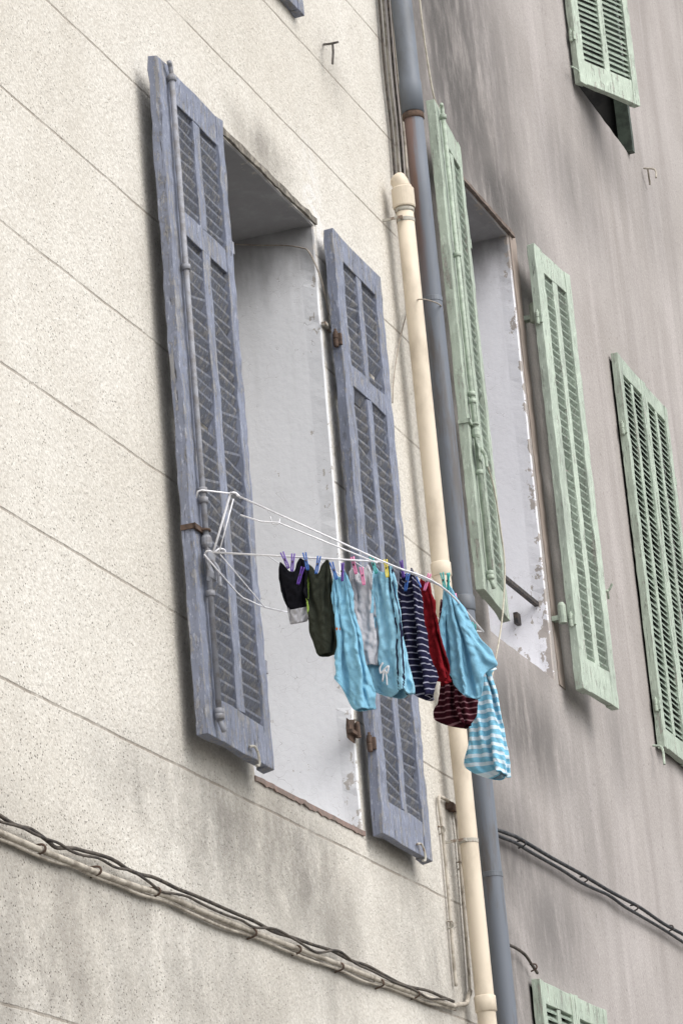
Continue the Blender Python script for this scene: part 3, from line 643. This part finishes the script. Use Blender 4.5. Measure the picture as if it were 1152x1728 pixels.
garment('vest','light grey vest between the light blue shirt and the blue shorts','clothes',607,956,X0+.03,gry,[(0,-.045,.045),(.05,-.060,.060),(.24,-.066,.062),(.31,-.02,.040)],(.15,.85),.62,5,lam=.038)
g5=garment('shorts','light blue shorts with navy piping and a white drawstring bow','clothes',645,953,X0+.04,lb2,[(0,-.050,.050),(.05,-.078,.078),(.20,-.085,.085),(.33,-.095,.09),(.37,-.07,.10),(.395,-.02,.09)],(.2,.8),.64,6,lam=.045,parts=[('navy_piping',lambda x,z:(.022<x<.028) or (.042<x<.047),nvt)],hk=.90,wide=1.2)
def trim(root,pts,X,r,m,name):
    bm=NB(); tube(bm,[PX(u,v,X) for u,v in pts],r,7,5); obj(name,bm,m,root,world=root,smooth=True)
trim(g5,[(646,1118),(641,1127),(642,1136),(648,1130),(655,1124),(653,1136),(648,1132),(645,1150)],X0-.01,.0026,wht,'drawstring'); trim(g5,[(649,1130),(652,1142),(653,1156)],X0-.01,.0022,wht,'drawstring')
garment('shirt','navy shirt with thin pale stripes beside the red one','clothes',686,960,9.06,nav,[(0,-.040,.040),(.05,-.068,.060),(.22,-.085,.080),(.27,-.095,.095),(.34,-.08,.10),(.37,-.03,.09),(.405,.02,.08)],(.25,.75),.64,7,lam=.042,wide=1.3,hk=.88)
garment('shirt','dark red shirt between the navy striped and pale blue ones','clothes',717,976,9.26,red,[(0,-.036,.036),(.05,-.060,.060),(.20,-.080,.085),(.26,-.085,.09),(.31,-.05,.08),(.345,.0,.06)],(.3,.7),.64,8,wind=(0,-.05),lam=.042,wide=1.3,hk=.88)
garment('shirt','maroon striped garment emerging below the red shirt','clothes',753,1010,9.50,mar,[(0,-.05,.05),(.28,-.07,.07),(.34,-.09,.09),(.39,-.08,.08),(.42,-.01,.06)],(.3,.7),.64,9,lam=.042,wide=1.2,hk=.88)
garment('shirt','plain pale blue shirt with a raised sleeve over the striped one','clothes',755,986,9.40,lb,[(0,-.032,.032),(.04,-.065,.065),(.12,-.090,.10),(.18,-.090,.145),(.24,-.07,.155),(.27,-.05,.11),(.34,.02,.085)],(.35,.65),.66,10,wind=(0,-.10),lam=.045,wide=1.25,hk=.93)
garment('striped_shirt','aqua and white striped shirt hanging lowest at the far end of the rack','clothes',792,1064,9.74,stp,[(0,-.040,.040),(.03,-.065,.085),(.09,-.070,.115),(.12,-.060,.085),(.30,-.068,.082),(.40,-.080,.105),(.43,-.06,.115),(.455,.0,.115)],(.3,.7),.70,11,wind=(0,-.08),lam=.05,wide=1.28,hk=.90)
PM={}
def pegmat(n,c):
    if n not in PM: PM[n]=m_plain('plastic_'+n,c,tuple(x*.8 for x in c),60,.4,.5,bump=0)
    return PM[n]
cols={'purple':(.13,.06,.36),'blue':(.03,.12,.42),'pink':(.75,.22,.42),'teal':(.04,.40,.38),'yellow':(.72,.60,.05),'violet':(.10,.03,.30)}
pegs=[(484,948,X0-.02,'purple','purple peg on the left shoulder of the black garment',-.3),(496,952,X0-.02,'purple','purple peg on the right shoulder of the black garment',.15),(509,974,X0-.04,'violet','violet peg between the black garment and the olive trousers',.35),
(519,950,X0-.02,'blue','blue peg on the olive trousers, left side',-.1),(538,956,X0-.02,'blue','blue peg on the olive trousers, right side',.25),(566,966,X0-.03,'blue','blue peg on the light blue shirt',-.2),(580,968,X0-.03,'purple','purple peg on the light blue shirt',.1),
(600,957,X0,'pink','pink peg on the left of the grey vest',-.15),(614,975,X0-.02,'pink','pink peg in front of the grey vest',-.05),(633,956,X0+.01,'teal','teal peg on the blue shorts, left side',-.2),(654,962,X0+.01,'yellow','yellow peg on the blue shorts',0),
(681,963,9.05,'violet','violet peg on the navy striped shirt',-.1),(688,985,9.05,'blue','blue peg lower on the navy striped shirt',.25),(706,982,9.25,'blue','blue peg on the red shirt, left side',-.35),(722,985,9.26,'pink','pink peg on the red shirt, right side',.4),
(750,983,9.38,'teal','teal peg on the plain pale blue shirt, left side',-.1),(758,984,9.38,'teal','teal peg on the plain pale blue shirt, right side',.1),(772,1018,9.5,'pink','pink peg beside the plain pale blue shirt',-.2),(784,1044,9.6,'violet','violet peg above the striped shirt',.15),(803,1066,9.74,'teal','teal peg at the far end on the striped shirt',-.05)]
random.seed(5)
for (u,v,X,cn,lab,tl) in pegs:
    q=PX(u,v,X); root=thing('clothes_peg',lab,'clothes peg',q,0,'plastic pegs on the drying rack'); root.rotation_euler=(tl,.05,random.uniform(-.5,.5)); root.location=q-Vector((.012,0,0)); root.scale=(.85,.7,.85)
    for s in (-1,1):
        bm=NB(); tube(bm,[(0,s*.0030,-.030),(0,s*.0042,-.016),(0,s*.0036,.0),(0,s*.0042,.014),(0,s*.0058,.034)],.0034,6,3); obj('prong',bm,pegmat(cn,cols[cn]),root,smooth=True)
    bm=NB(); tube(bm,[(-.007,0,.004),(.007,0,.004)],.0035,8,1); obj('spring',bm,M['iron'],root)
# ---------------------------------------------------------------- street below
def sheet(name,x0,x1,y0,y1,z,m,h=0):
    bm=NB()
    if h: box(bm,x0,x1,y0,y1,z,z+h)
    else: bm.faces.new([bm.verts.new(q) for q in ((x0,y0,z),(x1,y0,z),(x1,y1,z),(x0,y1,z))])
    o=obj(name,bm,m); o['kind']='structure'; return o
sheet('ground',-300,300,-300,300,-.01,M['stone']); sheet('road',-60,80,-2.5,1.2,-.004,M['asphalt']); sheet('pavement',-60,80,1.2,3.449,-.02,M['stone'],.14)
